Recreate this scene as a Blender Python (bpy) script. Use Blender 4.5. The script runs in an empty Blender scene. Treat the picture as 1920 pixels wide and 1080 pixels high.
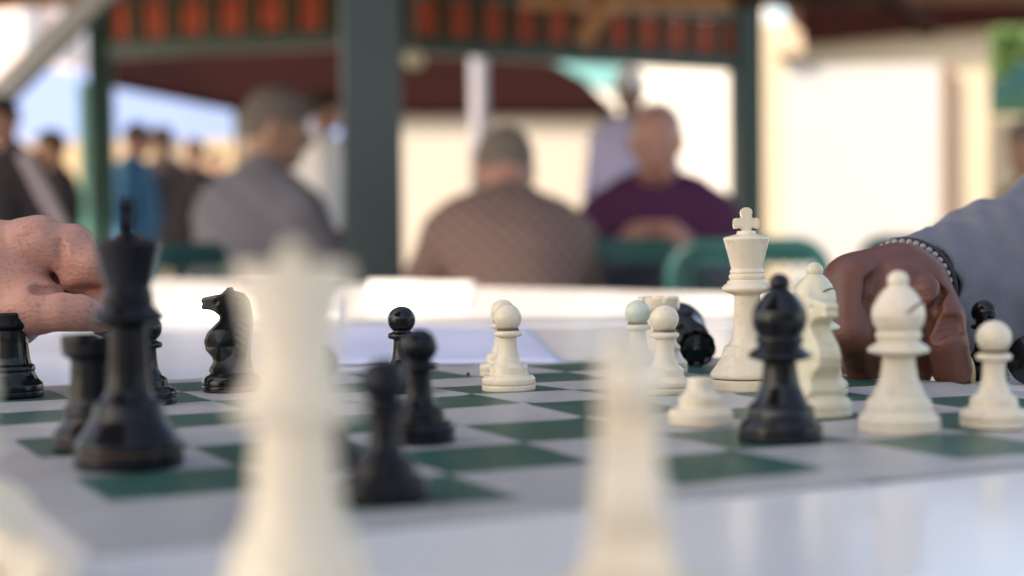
import bpy, bmesh, math, random
import numpy as np
from mathutils import Vector, Matrix
R = math.radians
sc = bpy.context.scene
col = sc.collection
random.seed(4); rng = np.random.default_rng(4)

# ------------------------------------------------------------------ camera
F = 3106.0; H0 = 0.087; PITCH = -0.0323; ROLL = -0.0102; TZ = 0.75
cd = bpy.data.cameras.new('camera'); cam = bpy.data.objects.new('camera', cd); col.objects.link(cam)
cam.location = (0, 0, TZ + H0)
cam.rotation_euler = (Matrix.Rotation(R(90) + PITCH, 4, 'X') @ Matrix.Rotation(ROLL, 4, 'Z')).to_euler()
cd.sensor_width = 36; cd.lens = 36 * F / 1920
cd.clip_start = 0.01; cd.clip_end = 3000
cd.dof.use_dof = True; cd.dof.focus_distance = 0.90; cd.dof.aperture_fstop = cd.lens / 12.6
sc.camera = cam

# ------------------------------------------------------------------ world, sun, exposure
sun_dir = Vector((-0.62, -0.42, 0.72)).normalized()          # towards the sun
elev = math.asin(sun_dir.z); az = math.atan2(sun_dir.x, sun_dir.y)
w = bpy.data.worlds.new("World"); sc.world = w; w.use_nodes = True
nt = w.node_tree
sky = nt.nodes.new('ShaderNodeTexSky'); sky.sky_type = 'NISHITA'; sky.sun_disc = False
sky.sun_elevation = elev; sky.sun_rotation = az; sky.air_density = 1.0; sky.dust_density = 2.5; sky.ozone_density = 1.0
nt.links.new(sky.outputs[0], nt.nodes['Background'].inputs[0]); nt.nodes['Background'].inputs[1].default_value = 0.15
sl = bpy.data.lights.new('sun', 'SUN'); sl.energy = 3.0; sl.angle = R(0.5); sl.color = (1, 0.95, 0.87)
so = bpy.data.objects.new('sun', sl); col.objects.link(so)
so.rotation_euler = sun_dir.to_track_quat('Z', 'Y').to_euler()
sc.view_settings.view_transform = 'Standard'; sc.view_settings.look = 'None'
sc.view_settings.exposure = 1.46; sc.view_settings.gamma = 1
sc.view_settings.use_white_balance = True; sc.view_settings.white_balance_temperature = 7900; sc.view_settings.white_balance_tint = 12
sc.render.engine = 'CYCLES'
sc.cycles.use_denoising = True
try: sc.cycles.denoiser = 'OPENIMAGEDENOISE'
except Exception: pass
sc.cycles.max_bounces = 8; sc.cycles.sample_clamp_indirect = 6; sc.cycles.caustics_reflective = False

# ------------------------------------------------------------------ pixel <-> world
cp, sp = math.cos(PITCH), math.sin(PITCH)
def ray(px, py):
    x, y = px - 960, py - 540
    u = x * math.cos(ROLL) + y * math.sin(ROLL); v = -x * math.sin(ROLL) + y * math.cos(ROLL)
    X = u; yc = F; zc = -v
    return Vector((X, yc * cp - zc * sp, yc * sp + zc * cp))
def at(px, py, Y):                       # point on the pixel's ray at world Y
    d = ray(px, py); d *= Y / d.y
    return Vector((d.x, d.y, d.z + TZ + H0))
def gnd(px, py, z=TZ):                   # point on a horizontal plane
    d = ray(px, py); d *= (z - TZ - H0) / d.z
    return Vector((d.x, d.y, z))

# ------------------------------------------------------------------ object helpers
def tag(o, label, cat, group=None, kind=None):
    if label: o['label'] = label
    if cat: o['category'] = cat
    if group: o['group'] = group
    if kind: o['kind'] = kind
    return o
def link(name, me, mat=None, parent=None):
    o = bpy.data.objects.new(name, me); col.objects.link(o)
    if mat is not None and hasattr(me, 'materials') and len(me.materials) == 0: me.materials.append(mat)
    if parent is not None: o.parent = parent
    return o
def empty(name, loc=(0, 0, 0), rz=0.0):
    o = bpy.data.objects.new(name, None); o.location = loc; o.rotation_euler = (0, 0, rz); col.objects.link(o); return o
def mesh(name, vs, fs, smooth=False):
    me = bpy.data.meshes.new(name); me.from_pydata([tuple(v) for v in vs], [], fs); me.update()
    if smooth: me.polygons.foreach_set('use_smooth', [True] * len(me.polygons))
    return me
class MB:
    def __init__(s): s.bm = bmesh.new()
    def box(s, c, d, rot=None, bev=0.0):
        r = bmesh.ops.create_cube(s.bm, size=1)['verts']
        M = Matrix.Translation(Vector(c)) @ (rot.to_4x4() if rot else Matrix.Identity(4)) @ Matrix.Diagonal((*d, 1))
        bmesh.ops.transform(s.bm, matrix=M, verts=r)
        if bev > 0:
            es = list({e for v in r for e in v.link_edges})
            bmesh.ops.bevel(s.bm, geom=es, offset=bev, segments=2, affect='EDGES', profile=0.6)
        return s
    def bar(s, a, b, wx, wy=None, bev=0.0, up=None):
        a, b = Vector(a), Vector(b); d = b - a; wy = wy or wx
        q = d.to_track_quat('Z', 'Y').to_matrix()
        return s.box((a + b) / 2, (wx, wy, d.length), q, bev)
    def tube(s, pts, r, seg=10, closed=False):
        pts = [Vector(p) for p in pts]; n = len(pts); rings = []
        up = Vector((0, 0, 1)); prev = None
        for i, p in enumerate(pts):
            if closed: t = (pts[(i + 1) % n] - pts[i - 1]).normalized()
            else: t = (pts[min(i + 1, n - 1)] - pts[max(i - 1, 0)]).normalized()
            if prev is None:
                a = t.orthogonal().normalized()
            else:
                a = (prev - t * prev.dot(t)).normalized()
            prev = a; b = t.cross(a)
            rr = r[i] if isinstance(r, (list, tuple)) else r
            rings.append([s.bm.verts.new(p + (a * math.cos(k * 2 * math.pi / seg) + b * math.sin(k * 2 * math.pi / seg)) * rr) for k in range(seg)])
        for i in range(n if closed else n - 1):
            A, B = rings[i], rings[(i + 1) % n]
            for k in range(seg):
                f = s.bm.faces.new((A[k], A[(k + 1) % seg], B[(k + 1) % seg], B[k])); f.smooth = True
        if not closed:
            s.bm.faces.new(rings[0][::-1]); s.bm.faces.new(rings[-1])
        return s
    def prism(s, poly, z0, z1, bev=0.0):
        vs = [s.bm.verts.new((p[0], p[1], z0)) for p in poly]
        f = s.bm.faces.new(vs)
        r = bmesh.ops.extrude_face_region(s.bm, geom=[f])
        nv = [e for e in r['geom'] if isinstance(e, bmesh.types.BMVert)]
        for v in nv: v.co.z = z1
        bmesh.ops.recalc_face_normals(s.bm, faces=s.bm.faces[:])
        if bev > 0:
            es = list({e for v in nv for e in v.link_edges if all(q in nv for q in e.verts)})
            bmesh.ops.bevel(s.bm, geom=es, offset=bev, segments=3, affect='EDGES')
        return s
    def build(s, name, mat, parent=None, smooth=False):
        me = bpy.data.meshes.new(name); 
        bmesh.ops.recalc_face_normals(s.bm, faces=s.bm.faces[:])
        s.bm.to_mesh(me); s.bm.free()
        if smooth: me.polygons.foreach_set('use_smooth', [True] * len(me.polygons))
        return link(name, me, mat, parent)
def apply_mods(o):
    dg = bpy.context.evaluated_depsgraph_get(); dg.update()
    me = bpy.data.meshes.new_from_object(o.evaluated_get(dg)); o.modifiers.clear(); o.data = me

# ---- lathe
def roundp(pr, rad=0.5, n=3):
    out = [pr[0]]
    for i in range(1, len(pr) - 1):
        a, b, c = (np.array(q[:2], float) for q in (pr[i - 1], pr[i], pr[i + 1]))
        la, lc = np.linalg.norm(a - b), np.linalg.norm(c - b)
        if la < 1e-6 or lc < 1e-6: continue
        r = min(rad, la * .45, lc * .45); p0 = b + (a - b) / la * r; p2 = b + (c - b) / lc * r
        for k in range(n + 1):
            t = k / n; out.append(tuple((1 - t) ** 2 * p0 + 2 * t * (1 - t) * b + t * t * p2))
    out.append(pr[-1]); return out
def arc(cx, cz, r, a0, a1, n=10, rx=None):
    return [(cx + (rx or r) * math.cos(R(a0 + (a1 - a0) * k / n)), cz + r * math.sin(R(a0 + (a1 - a0) * k / n))) for k in range(n + 1)]
def lathe_mesh(name, pr, seg=64, s=0.001, smooth=True):
    vs, fs = [], []
    for (r, z) in pr:
        r = max(r, 0.01)
        for k in range(seg):
            a = 2 * math.pi * k / seg; vs.append((r * math.cos(a) * s, r * math.sin(a) * s, z * s))
    n = len(pr)
    for i in range(n - 1):
        for k in range(seg):
            fs.append((i * seg + k, i * seg + (k + 1) % seg, (i + 1) * seg + (k + 1) % seg, (i + 1) * seg + k))
    fs.append(tuple(range(seg))[::-1]); fs.append(tuple((n - 1) * seg + k for k in range(seg)))
    return mesh(name, vs, fs, smooth)

# ---- smooth implicit surfaces -> mesh (surface nets)
def sdf_mesh(name, prims, vox, k=0.01, pad=None, warp=None):
    pr = []
    lo = np.full(3, 1e9); hi = -lo
    for q in prims:
        if q[0] == 'cap':
            a, b, ra, rb = np.array(q[1], float), np.array(q[2], float), q[3], q[4]; rr = max(ra, rb)
            l, h = np.minimum(a, b) - rr, np.maximum(a, b) + rr
        else:
            c, r = np.array(q[1], float), np.array(q[2], float); rr = max(r); l, h = c - rr, c + rr
        if not q[-1] or q[-1] != 'sub': lo = np.minimum(lo, l); hi = np.maximum(hi, h)
    pad = pad or (k + 2 * vox); lo -= pad; hi += pad
    n = np.ceil((hi - lo) / vox).astype(int) + 1
    gx, gy, gz = [(lo[i] + vox * np.arange(n[i])).astype(np.float32) for i in range(3)]
    X, Y, Z = gx[:, None, None], gy[None, :, None], gz[None, None, :]
    f = np.full(tuple(n), 1e3, np.float32)
    for q in prims:
        kk = k; sub = q[-1] == 'sub'
        if q[0] == 'cap':
            a, b, ra, rb = np.array(q[1], float), np.array(q[2], float), q[3], q[4]
            if len(q) > 5 and isinstance(q[5], float): kk = q[5]
            ab = b - a; L = max(ab @ ab, 1e-12)
            t = np.clip(((X - a[0]) * ab[0] + (Y - a[1]) * ab[1] + (Z - a[2]) * ab[2]) / L, 0, 1)
            d = np.sqrt((X - a[0] - t * ab[0]) ** 2 + (Y - a[1] - t * ab[1]) ** 2 + (Z - a[2] - t * ab[2]) ** 2) - (ra + t * (rb - ra))
        else:
            c, r = q[1], q[2]; M = q[3] if len(q) > 3 and q[3] is not None and q[3] != 'sub' else None
            if len(q) > 4 and isinstance(q[4], float): kk = q[4]
            dx, dy, dz = X - c[0], Y - c[1], Z - c[2]
            if M is not None:
                Mi = np.array(M.to_3x3().transposed())
                dx, dy, dz = (Mi[0][0] * dx + Mi[0][1] * dy + Mi[0][2] * dz, Mi[1][0] * dx + Mi[1][1] * dy + Mi[1][2] * dz, Mi[2][0] * dx + Mi[2][1] * dy + Mi[2][2] * dz)
            k0 = np.sqrt((dx / r[0]) ** 2 + (dy / r[1]) ** 2 + (dz / r[2]) ** 2)
            k1 = np.sqrt((dx / r[0] ** 2) ** 2 + (dy / r[1] ** 2) ** 2 + (dz / r[2] ** 2) ** 2) + 1e-9
            d = k0 * (k0 - 1) / k1
        d = d.astype(np.float32)
        if sub:
            kk = kk * .5; h = np.clip(0.5 - 0.5 * (f + d) / kk, 0, 1); f = f * (1 - h) - d * h + kk * h * (1 - h)
        else:
            h = np.clip(0.5 + 0.5 * (d - f) / kk, 0, 1); f = d * (1 - h) + f * h - kk * h * (1 - h)
    if warp is not None: f = f + warp(X, Y, Z).astype(np.float32)
    s = f < 0; nc = np.array(f.shape) - 1
    acc = np.zeros((*nc, 3), np.float32); cnt = np.zeros(nc, np.float32)
    sl_ = lambda o: tuple(slice(o[i], o[i] + nc[i]) for i in range(3))
    for ax in range(3):
        o1, o2 = [i for i in range(3) if i != ax]
        for p in (0, 1):
            for q in (0, 1):
                a = [0, 0, 0]; a[o1] = p; a[o2] = q; b = list(a); b[ax] = 1
                fa, fb = f[sl_(a)], f[sl_(b)]; m = (fa < 0) != (fb < 0)
                t = np.where(m, fa / np.where(m, fa - fb, 1), 0)
                acc[..., ax] += t * m; acc[..., o1] += p * m; acc[..., o2] += q * m; cnt += m
    act = cnt > 0; idx = np.full(nc, -1, int); idx[act] = np.arange(act.sum())
    ci = np.argwhere(act); vs = lo + vox * (ci + acc[act] / cnt[act][:, None])
    quads = []
    for ax in range(3):
        o1, o2 = (ax + 1) % 3, (ax + 2) % 3
        sa = [slice(None)] * 3; sb = [slice(None)] * 3; sa[ax] = slice(0, -1); sb[ax] = slice(1, None)
        e = np.argwhere(s[tuple(sa)] != s[tuple(sb)])
        e = e[(e[:, o1] > 0) & (e[:, o2] > 0) & (e[:, o1] < nc[o1]) & (e[:, o2] < nc[o2])]
        if not len(e): continue
        ins = s[tuple(e.T)]
        def g(d1, d2):
            c = e.copy(); c[:, o1] -= d1; c[:, o2] -= d2; return idx[tuple(c.T)]
        Q = np.stack([g(1, 1), g(0, 1), g(0, 0), g(1, 0)], 1); Q[~ins] = Q[~ins][:, ::-1]; quads.append(Q)
    Q = np.concatenate(quads); Q = Q[(Q >= 0).all(1)]
    return mesh(name, vs.tolist(), Q.tolist(), True)

# ------------------------------------------------------------------ materials
def mat(name, base, rough=0.6, var=0.0, vscale=8.0, bump=0.0, bscale=60.0, spec=0.5, metal=0.0, coat=0.0, sss=0.0, sssr=None,
        dirt=None, dscale=30.0, damt=0.45, coords='Object', rvar=0.0, trans=0.0):
    m = bpy.data.materials.new(name); m.use_nodes = True; t = m.node_tree; N = t.nodes; L = t.links; b = N['Principled BSDF']
    b.inputs['Roughness'].default_value = rough; b.inputs['Specular IOR Level'].default_value = spec; b.inputs['Metallic'].default_value = metal
    b.inputs['Coat Weight'].default_value = coat; b.inputs['Subsurface Weight'].default_value = sss
    if sss: b.inputs['Subsurface Radius'].default_value = sssr or (1, .5, .3); b.inputs['Subsurface Scale'].default_value = 0.004
    b.inputs['Transmission Weight'].default_value = trans
    tc = N.new('ShaderNodeTexCoord'); co = tc.outputs[coords]
    n1 = N.new('ShaderNodeTexNoise'); n1.inputs['Scale'].default_value = vscale; n1.inputs['Detail'].default_value = 6; L.new(co, n1.inputs['Vector'])
    mx = N.new('ShaderNodeMix'); mx.data_type = 'RGBA'
    mx.inputs[6].default_value = (*[c * (1 - var) for c in base], 1); mx.inputs[7].default_value = (*[min(1, c * (1 + var)) for c in base], 1)
    L.new(n1.outputs[0], mx.inputs[0]); out = mx.outputs[2]
    if dirt is not None:
        n2 = N.new('ShaderNodeTexNoise'); n2.inputs['Scale'].default_value = dscale; n2.inputs['Detail'].default_value = 8; n2.inputs['Roughness'].default_value = .7
        L.new(co, n2.inputs['Vector']); cr = N.new('ShaderNodeMapRange'); cr.inputs[1].default_value = .56; cr.inputs[2].default_value = .74
        cr.inputs[3].default_value = 0; cr.inputs[4].default_value = damt; L.new(n2.outputs[0], cr.inputs[0])
        m2 = N.new('ShaderNodeMix'); m2.data_type = 'RGBA'; L.new(cr.outputs[0], m2.inputs[0]); L.new(out, m2.inputs[6]); m2.inputs[7].default_value = (*dirt, 1); out = m2.outputs[2]
    L.new(out, b.inputs['Base Color'])
    if rvar:
        mr = N.new('ShaderNodeMapRange'); mr.inputs[3].default_value = rough - rvar; mr.inputs[4].default_value = rough + rvar; L.new(n1.outputs[0], mr.inputs[0]); L.new(mr.outputs[0], b.inputs['Roughness'])
    if bump:
        n3 = N.new('ShaderNodeTexNoise'); n3.inputs['Scale'].default_value = bscale; n3.inputs['Detail'].default_value = 5; L.new(co, n3.inputs['Vector'])
        bp = N.new('ShaderNodeBump'); bp.inputs['Strength'].default_value = 1.0; bp.inputs['Distance'].default_value = bump
        L.new(n3.outputs[0], bp.inputs['Height']); L.new(bp.outputs[0], b.inputs['Normal'])
    m['_o'] = 1
    return m
IV = mat('ivory_plastic', (.80, .69, .53), .20, .05, 90, .00006, 400, sss=.25, sssr=(1, .8, .5), dirt=(.34, .22, .12), dscale=140, damt=.4, rvar=.06)
IV2 = mat('yellowed_ivory_plastic', (.70, .64, .47), .24, .06, 90, .00006, 400, sss=.25, sssr=(1, .8, .5), dirt=(.30, .22, .12), dscale=120, damt=.55)
IV3 = mat('greenish_ivory_plastic', (.62, .66, .56), .24, .05, 90, .00006, 400, sss=.25, sssr=(1, .9, .6), dirt=(.24, .2, .12), dscale=140, damt=.4)
BK = mat('black_plastic', (.005, .006, .008), .14, .2, 120, .00003, 300, spec=.35, rvar=.05, dirt=(.03, .027, .025), dscale=200, damt=.25)
BK2 = mat('scuffed_black_plastic', (.008, .008, .011), .17, .2, 120, .00003, 300, spec=.22, rvar=.06, dirt=(.03, .027, .025), dscale=160, damt=.3)
GROOVE = mat('grimy_brown_groove', (.16, .09, .05), .7, .2, 200)
SLIT = mat('grime_in_slit', (.12, .09, .06), .8, .2, 200)
TABLE = mat('white_laminate', (.84, .82, .81), .17, .03, 6, .0001, 12, dirt=(.5, .46, .44), dscale=9, damt=.2, rvar=.06)
TEDGE = mat('white_table_edge', (.66, .62, .62), .5, .05, 6)
STEEL = mat('painted_steel_leg', (.2, .2, .21), .4, .1, 5)

# ------------------------------------------------------------------ ground
g = MB(); g.box((0, 120, -0.05), (500, 500, 0.1)); 
ground = g.build('ground', mat('plaza_concrete', (.36, .33, .30), .85, .12, 1.2, .003, 20, dirt=(.2, .18, .16), dscale=3, damt=.3)); tag(ground, None, None, kind='structure')

# ------------------------------------------------------------------ playing table and mat
def table(poly, name, label, thick=.035, legs=()):
    t = empty(name, (0, 0, 0)); tag(t, label, 'table')
    MB().prism(poly, TZ - thick, TZ, .003).build('table_top', TABLE, t)
    MB().prism([(Vector(p[:2]) * 1).to_tuple() for p in shrink(poly, .03)], TZ - thick - .05, TZ - thick - .002).build('apron', TEDGE, t)
    for (x, y) in legs: MB().box((x, y, (TZ - thick) / 2 - .025), (.05, .05, TZ - thick - .054)).build('leg', STEEL, t)
    return t
def shrink(poly, d):
    c = Vector((sum(p[0] for p in poly) / len(poly), sum(p[1] for p in poly) / len(poly)))
    return [tuple(c + (Vector(p[:2]) - c) * (1 - d / (Vector(p[:2]) - c).length)) for p in poly]
table([(-.62, -.45), (1.05, -.45), (1.05, gnd(1920, 612).y - .02), (gnd(1000, 612).x, gnd(1000, 612).y), (-.62, gnd(300, 618).y)],
      'playing_table', 'white laminate table in front carrying the green chess mat', legs=((-.5, -.35), (.9, -.35), (-.5, 1.2), (.9, 1.2)))
f1, f2, f3 = gnd(330, 524), gnd(1200, 546), gnd(1960, 590)
n0, n1 = gnd(300, 612), gnd(1960, 606)
table([(n0.x - .35, n0.y + .02), (gnd(1000, 609).x, gnd(1000, 609).y + .02), (1.06, n1.y + .02), (1.06, f3.y + .05), (f2.x, f2.y), (f1.x, f1.y), (f1.x - .5, f1.y + .1)],
      'far_table', 'white laminate table partly in bright sun beyond the chess table', legs=((-.6, 2.0), (.8, 1.85), (-.9, 2.9), (.1, 2.3)))

S = 0.06036; BO = Vector((-0.0218, 0.8605)); BA = 0.4581
def b2w(i, j):
    c, s_ = math.cos(BA), math.sin(BA); return Vector((BO.x + i * S * c + j * S * s_, BO.y + i * S * s_ - j * S * c))
def w2b(x, y):
    c, s_ = math.cos(BA), math.sin(BA); dx, dy = x - BO.x, y - BO.y
    return (dx * c + dy * s_) / S, (dx * s_ - dy * c) / S
def zmat(x, y):
    i, j = w2b(x, y)
    return TZ + .0012 + .0026 * math.exp(-((i / 3.2) ** 2 + ((j - 1) / 2.2) ** 2)) + .0004 * math.sin(i * 1.7 + 1) * math.cos(j * 1.3) + .0007 * math.exp(-((i - .02) / .07) ** 2) + .0006 * math.exp(-((j - 1.03) / .07) ** 2)
def zsurf(x, y):
    i, j = w2b(x, y)
    return zmat(x, y) if (-4.5 < i < 4.5 and -3.5 < j < 5.5) else TZ
N_ = 180; ext = 4.42
vs, fs = [], []
for a in range(N_ + 1):
    for b in range(N_ + 1):
        i = -ext + 2 * ext * a / N_; j = 1 - ext + 2 * ext * b / N_
        P = b2w(i, j); edge = max(abs(i), abs(j - 1))
        vs.append((P.x, P.y, zmat(P.x, P.y)))
for a in range(N_):
    for b in range(N_):
        q = a * (N_ + 1) + b; fs.append((q, q + 1, q + N_ + 2, q + N_ + 1))
me = mesh('chess_mat', vs, fs, True)
mm = bpy.data.materials.new('green_and_white_vinyl'); mm.use_nodes = True; t = mm.node_tree; N = t.nodes; L = t.links; b = N['Principled BSDF']
uv = me.uv_layers.new(name='board')
for lp in me.loops:
    v = me.vertices[lp.vertex_index].co; i, j = w2b(v.x, v.y); uv.data[lp.index].uv = (i, j)
un = N.new('ShaderNodeUVMap'); un.uv_map = 'board'
ad = N.new('ShaderNodeVectorMath'); ad.operation = 'ADD'; ad.inputs[1].default_value = (100, 100, .5); L.new(un.outputs[0], ad.inputs[0])
ck = N.new('ShaderNodeTexChecker'); ck.inputs['Scale'].default_value = 1
ck.inputs[1].default_value = (.028, .115, .085, 1); ck.inputs[2].default_value = (.49, .475, .465, 1)
L.new(ad.outputs[0], ck.inputs[0])
sx = N.new('ShaderNodeSeparateXYZ'); L.new(un.outputs[0], sx.inputs[0])
def mth(op, a, bb=None):
    n = N.new('ShaderNodeMath'); n.operation = op
    for k, v in enumerate((a, bb)):
        if v is None: continue
        if isinstance(v, (int, float)): n.inputs[k].default_value = v
        else: L.new(v, n.inputs[k])
    return n.outputs[0]
inside = mth('LESS_THAN', mth('MAXIMUM', mth('ABSOLUTE', sx.outputs[0]), mth('ABSOLUTE', mth('SUBTRACT', sx.outputs[1], 1))), 4.0)
mx = N.new('ShaderNodeMix'); mx.data_type = 'RGBA'; mx.inputs[6].default_value = (.49, .475, .465, 1); L.new(inside, mx.inputs[0]); L.new(ck.outputs[0], mx.inputs[7])
nz = N.new('ShaderNodeTexNoise'); nz.inputs['Scale'].default_value = 2.5; nz.inputs['Detail'].default_value = 7; L.new(un.outputs[0], nz.inputs['Vector'])
m3 = N.new('ShaderNodeMix'); m3.data_type = 'RGBA'; m3.blend_type = 'MULTIPLY'; m3.inputs[0].default_value = .35; L.new(mx.outputs[2], m3.inputs[6]); L.new(nz.outputs[0], m3.inputs[7])
L.new(m3.outputs[2], b.inputs['Base Color'])
rr = N.new('ShaderNodeMapRange'); rr.inputs[3].default_value = .30; rr.inputs[4].default_value = .46; L.new(nz.outputs[0], rr.inputs[0]); L.new(rr.outputs[0], b.inputs['Roughness'])
b.inputs['Specular IOR Level'].default_value = .42
nb = N.new('ShaderNodeTexNoise'); nb.inputs['Scale'].default_value = 60; L.new(un.outputs[0], nb.inputs['Vector'])
bp = N.new('ShaderNodeBump'); bp.inputs['Distance'].default_value = .00012; L.new(nb.outputs[0], bp.inputs['Height']); L.new(bp.outputs[0], b.inputs['Normal'])
mato = link('chess_mat', me, mm); tag(mato, 'green and white vinyl chess mat spread on the white table', 'chessboard')
sd = mato.modifiers.new('s', 'SOLIDIFY'); sd.thickness = .0010; sd.offset = -1

# ------------------------------------------------------------------ chess pieces
PAWN = [(14.3, 0), (14.5, 1), (14.5, 3), (13.9, 3.4), (14.5, 4), (14.4, 6.5), (13, 8.2), (10.6, 8.8), (10.2, 9.4), (9.9, 13), (8.9, 14), (7.2, 15.2), (5.6, 18.5), (4.9, 23), (4.5, 29.4), (7.2, 30), (7.7, 31.3), (7.4, 32.6), (5.6, 33.2)]
PAWN = roundp(PAWN, .5) + arc(0, 40.2, 7.5, -52, 90, 22)
KING_B = roundp([(20, 0), (20.3, 1), (20.3, 5.6), (19.6, 6.2)], .6) 
KING = [(19.6, 6.6), (20.3, 7.4), (20, 9.5), (17.2, 13.5), (14.3, 18), (13, 22.5), (12.4, 24.5), (10.6, 25.2), (9.8, 26.4), (8.4, 29), (7.5, 36), (6.9, 53), (9, 54), (13, 55.4), (13.6, 57), (12.6, 58.6), (10.9, 59.6), (10.4, 61), (9, 61.6), (9.6, 62.8), (9.6, 64.5), (8.6, 65), (9.3, 66), (8.8, 67.2), (8.3, 68), (9.6, 74), (11.6, 82), (12.4, 84.6), (12, 85.6), (8, 86.6), (5.2, 87.4), (5, 89), (0, 89.6)]
BISH = [(17.0, 0), (17.3, 1), (17.3, 3), (16.9, 3.4), (17.3, 4), (17, 6.6), (15, 8.6), (13.9, 9.6), (14, 11), (13.2, 14.5), (11, 16.5), (9.2, 21), (8, 24), (7.1, 30), (6.7, 34), (9, 34.8), (12.8, 36), (13.1, 37.4), (11.6, 38.8), (9.2, 40.4), (8.6, 41.4), (9.7, 42.8), (9.6, 44.8), (8.7, 45.6), (10.4, 48.5), (11.3, 52.5), (10.8, 56.5), (8.9, 60.5), (6.4, 64), (4.3, 66)]
ROOK = [(16.8, 0), (17.3, 1), (17.3, 3), (16.8, 3.4), (17.3, 4), (17, 6.8), (14.5, 9.6), (13.2, 12), (12.6, 14), (13.1, 15.2), (12.6, 17), (11, 18), (10.3, 22), (9.4, 30), (9.2, 36.5), (10.4, 37.2), (12.2, 38.6), (12.7, 40), (12.7, 45.6), (12.2, 46.4), (9.7, 46.4), (9.5, 45.8), (9.5, 42), (0, 41.8)]
QUEEN = [(19, 0), (19.4, 1), (19.4, 5), (18.8, 5.5), (19.2, 6.3), (18.9, 8.5), (16.4, 13), (14.4, 18.5), (13.4, 23.5), (11.4, 25), (10.4, 27.5), (9.4, 33), (8.4, 48), (10, 49), (13.8, 50.2), (14.2, 51.8), (12.8, 53.4), (11, 54.4), (9.8, 55.4), (10.4, 56.6), (10.3, 58.2), (9, 59), (8.8, 61), (9.3, 67), (10.8, 75), (12.4, 80), (12.6, 81.6), (11, 82), (9, 81), (5, 82), (3, 82.6)]
KNB = [(16.4, 0), (16.7, 1), (16.7, 3), (16.2, 3.4), (16.7, 4), (16.5, 6.6), (14.6, 8.6), (12.6, 9.6), (11, 10.6), (0, 11)]
QUEEN = roundp(QUEEN, .6) + arc(0, 84.4, 2.6, -35, 90, 10)

def cut(me, cutter_bm, name):
    a = link('tmp_a', me); cm = bpy.data.meshes.new('c'); cutter_bm.to_mesh(cm); cutter_bm.free(); c = link('tmp_c', cm)
    md = a.modifiers.new('b', 'BOOLEAN'); md.operation = 'DIFFERENCE'; md.object = c; md.solver = 'EXACT'
    dg = bpy.context.evaluated_depsgraph_get(); dg.update(); r = bpy.data.meshes.new_from_object(a.evaluated_get(dg)); r.name = name
    bpy.data.objects.remove(a); bpy.data.objects.remove(c); return r
def smooth_angle(me, ang=35):
    bm = bmesh.new(); bm.from_mesh(me)
    for f in bm.faces: f.smooth = True
    for e in bm.edges:
        if len(e.link_faces) == 2 and e.calc_face_angle(0) > R(ang): e.smooth = False
    bm.to_mesh(me); bm.free(); return me

pawn_me = lathe_mesh('pawn', PAWN)
king_me = lathe_mesh('king', roundp(KING, .5))
kbase_me = lathe_mesh('base', KING_B + [(0, 6.3)])
kgroove_me = lathe_mesh('felt_line', [(19, 6.0), (19.75, 6.05), (19.75, 6.75), (19, 6.8)])
bish_me0 = lathe_mesh('bishop', roundp(BISH, .6) + arc(0, 68.6, 4.4, -30, 90, 12, rx=4.5))
cb = MB(); cb.box((.0105, 0, .0592), (.016, .03, .0012), Matrix.Rotation(R(-38), 3, 'Y')); bish_me = smooth_angle(cut(bish_me0, cb.bm, 'bishop'), 40)
rook_me0 = lathe_mesh('rook', roundp(ROOK, .4)); cb = MB()
for a in range(3): cb.box((0, 0, .0452), (.04, .0022, .0042), Matrix.Rotation(R(60 * a + 12), 3, 'Z'))
rook_me = smooth_angle(cut(rook_me0, cb.bm, 'rook'), 40)
queen_me = lathe_mesh('queen', QUEEN, 144)
for v in queen_me.vertices:                # scalloped coronet
    r_ = math.hypot(v.co.x, v.co.y)
    if v.co.z > .0775 and r_ > .0085:
        v.co.z -= min(1, (v.co.z - .0775) / .003) * .0026 * max(0, math.cos(9 * math.atan2(v.co.y, v.co.x))) ** 1.5
smooth_angle(queen_me, 45)
# king's cross: a rounded cross pattee, 5 mm thick
def cross_mesh():
    out = [(-2.6, 0), (-2.2, 2.2), (-3.6, 2.6), (-6.4, 1.6), (-7.0, 2.4), (-7.0, 7.2), (-6.2, 8.2), (-3.4, 7.4), (-2.4, 8), (-3.2, 10.4), (-3.2, 12), (-2.2, 13.4), (0, 14)]
    out = out + [(-x, z) for x, z in out[-2::-1]]
    bm = bmesh.new(); v = [bm.verts.new((x * .001, -.0026, z * .001)) for x, z in out]; f = bm.faces.new(v)
    r = bmesh.ops.extrude_face_region(bm, geom=[f])
    for e in r['geom']:
        if isinstance(e, bmesh.types.BMVert): e.co.y = .0026
    bmesh.ops.recalc_face_normals(bm, faces=bm.faces[:])
    bmesh.ops.bevel(bm, geom=bm.edges[:], offset=.0007, segments=2, affect='EDGES'); me = bpy.data.meshes.new('cross'); bm.to_mesh(me); bm.free()
    return smooth_angle(me, 50)
cross_me = cross_mesh()
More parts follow.
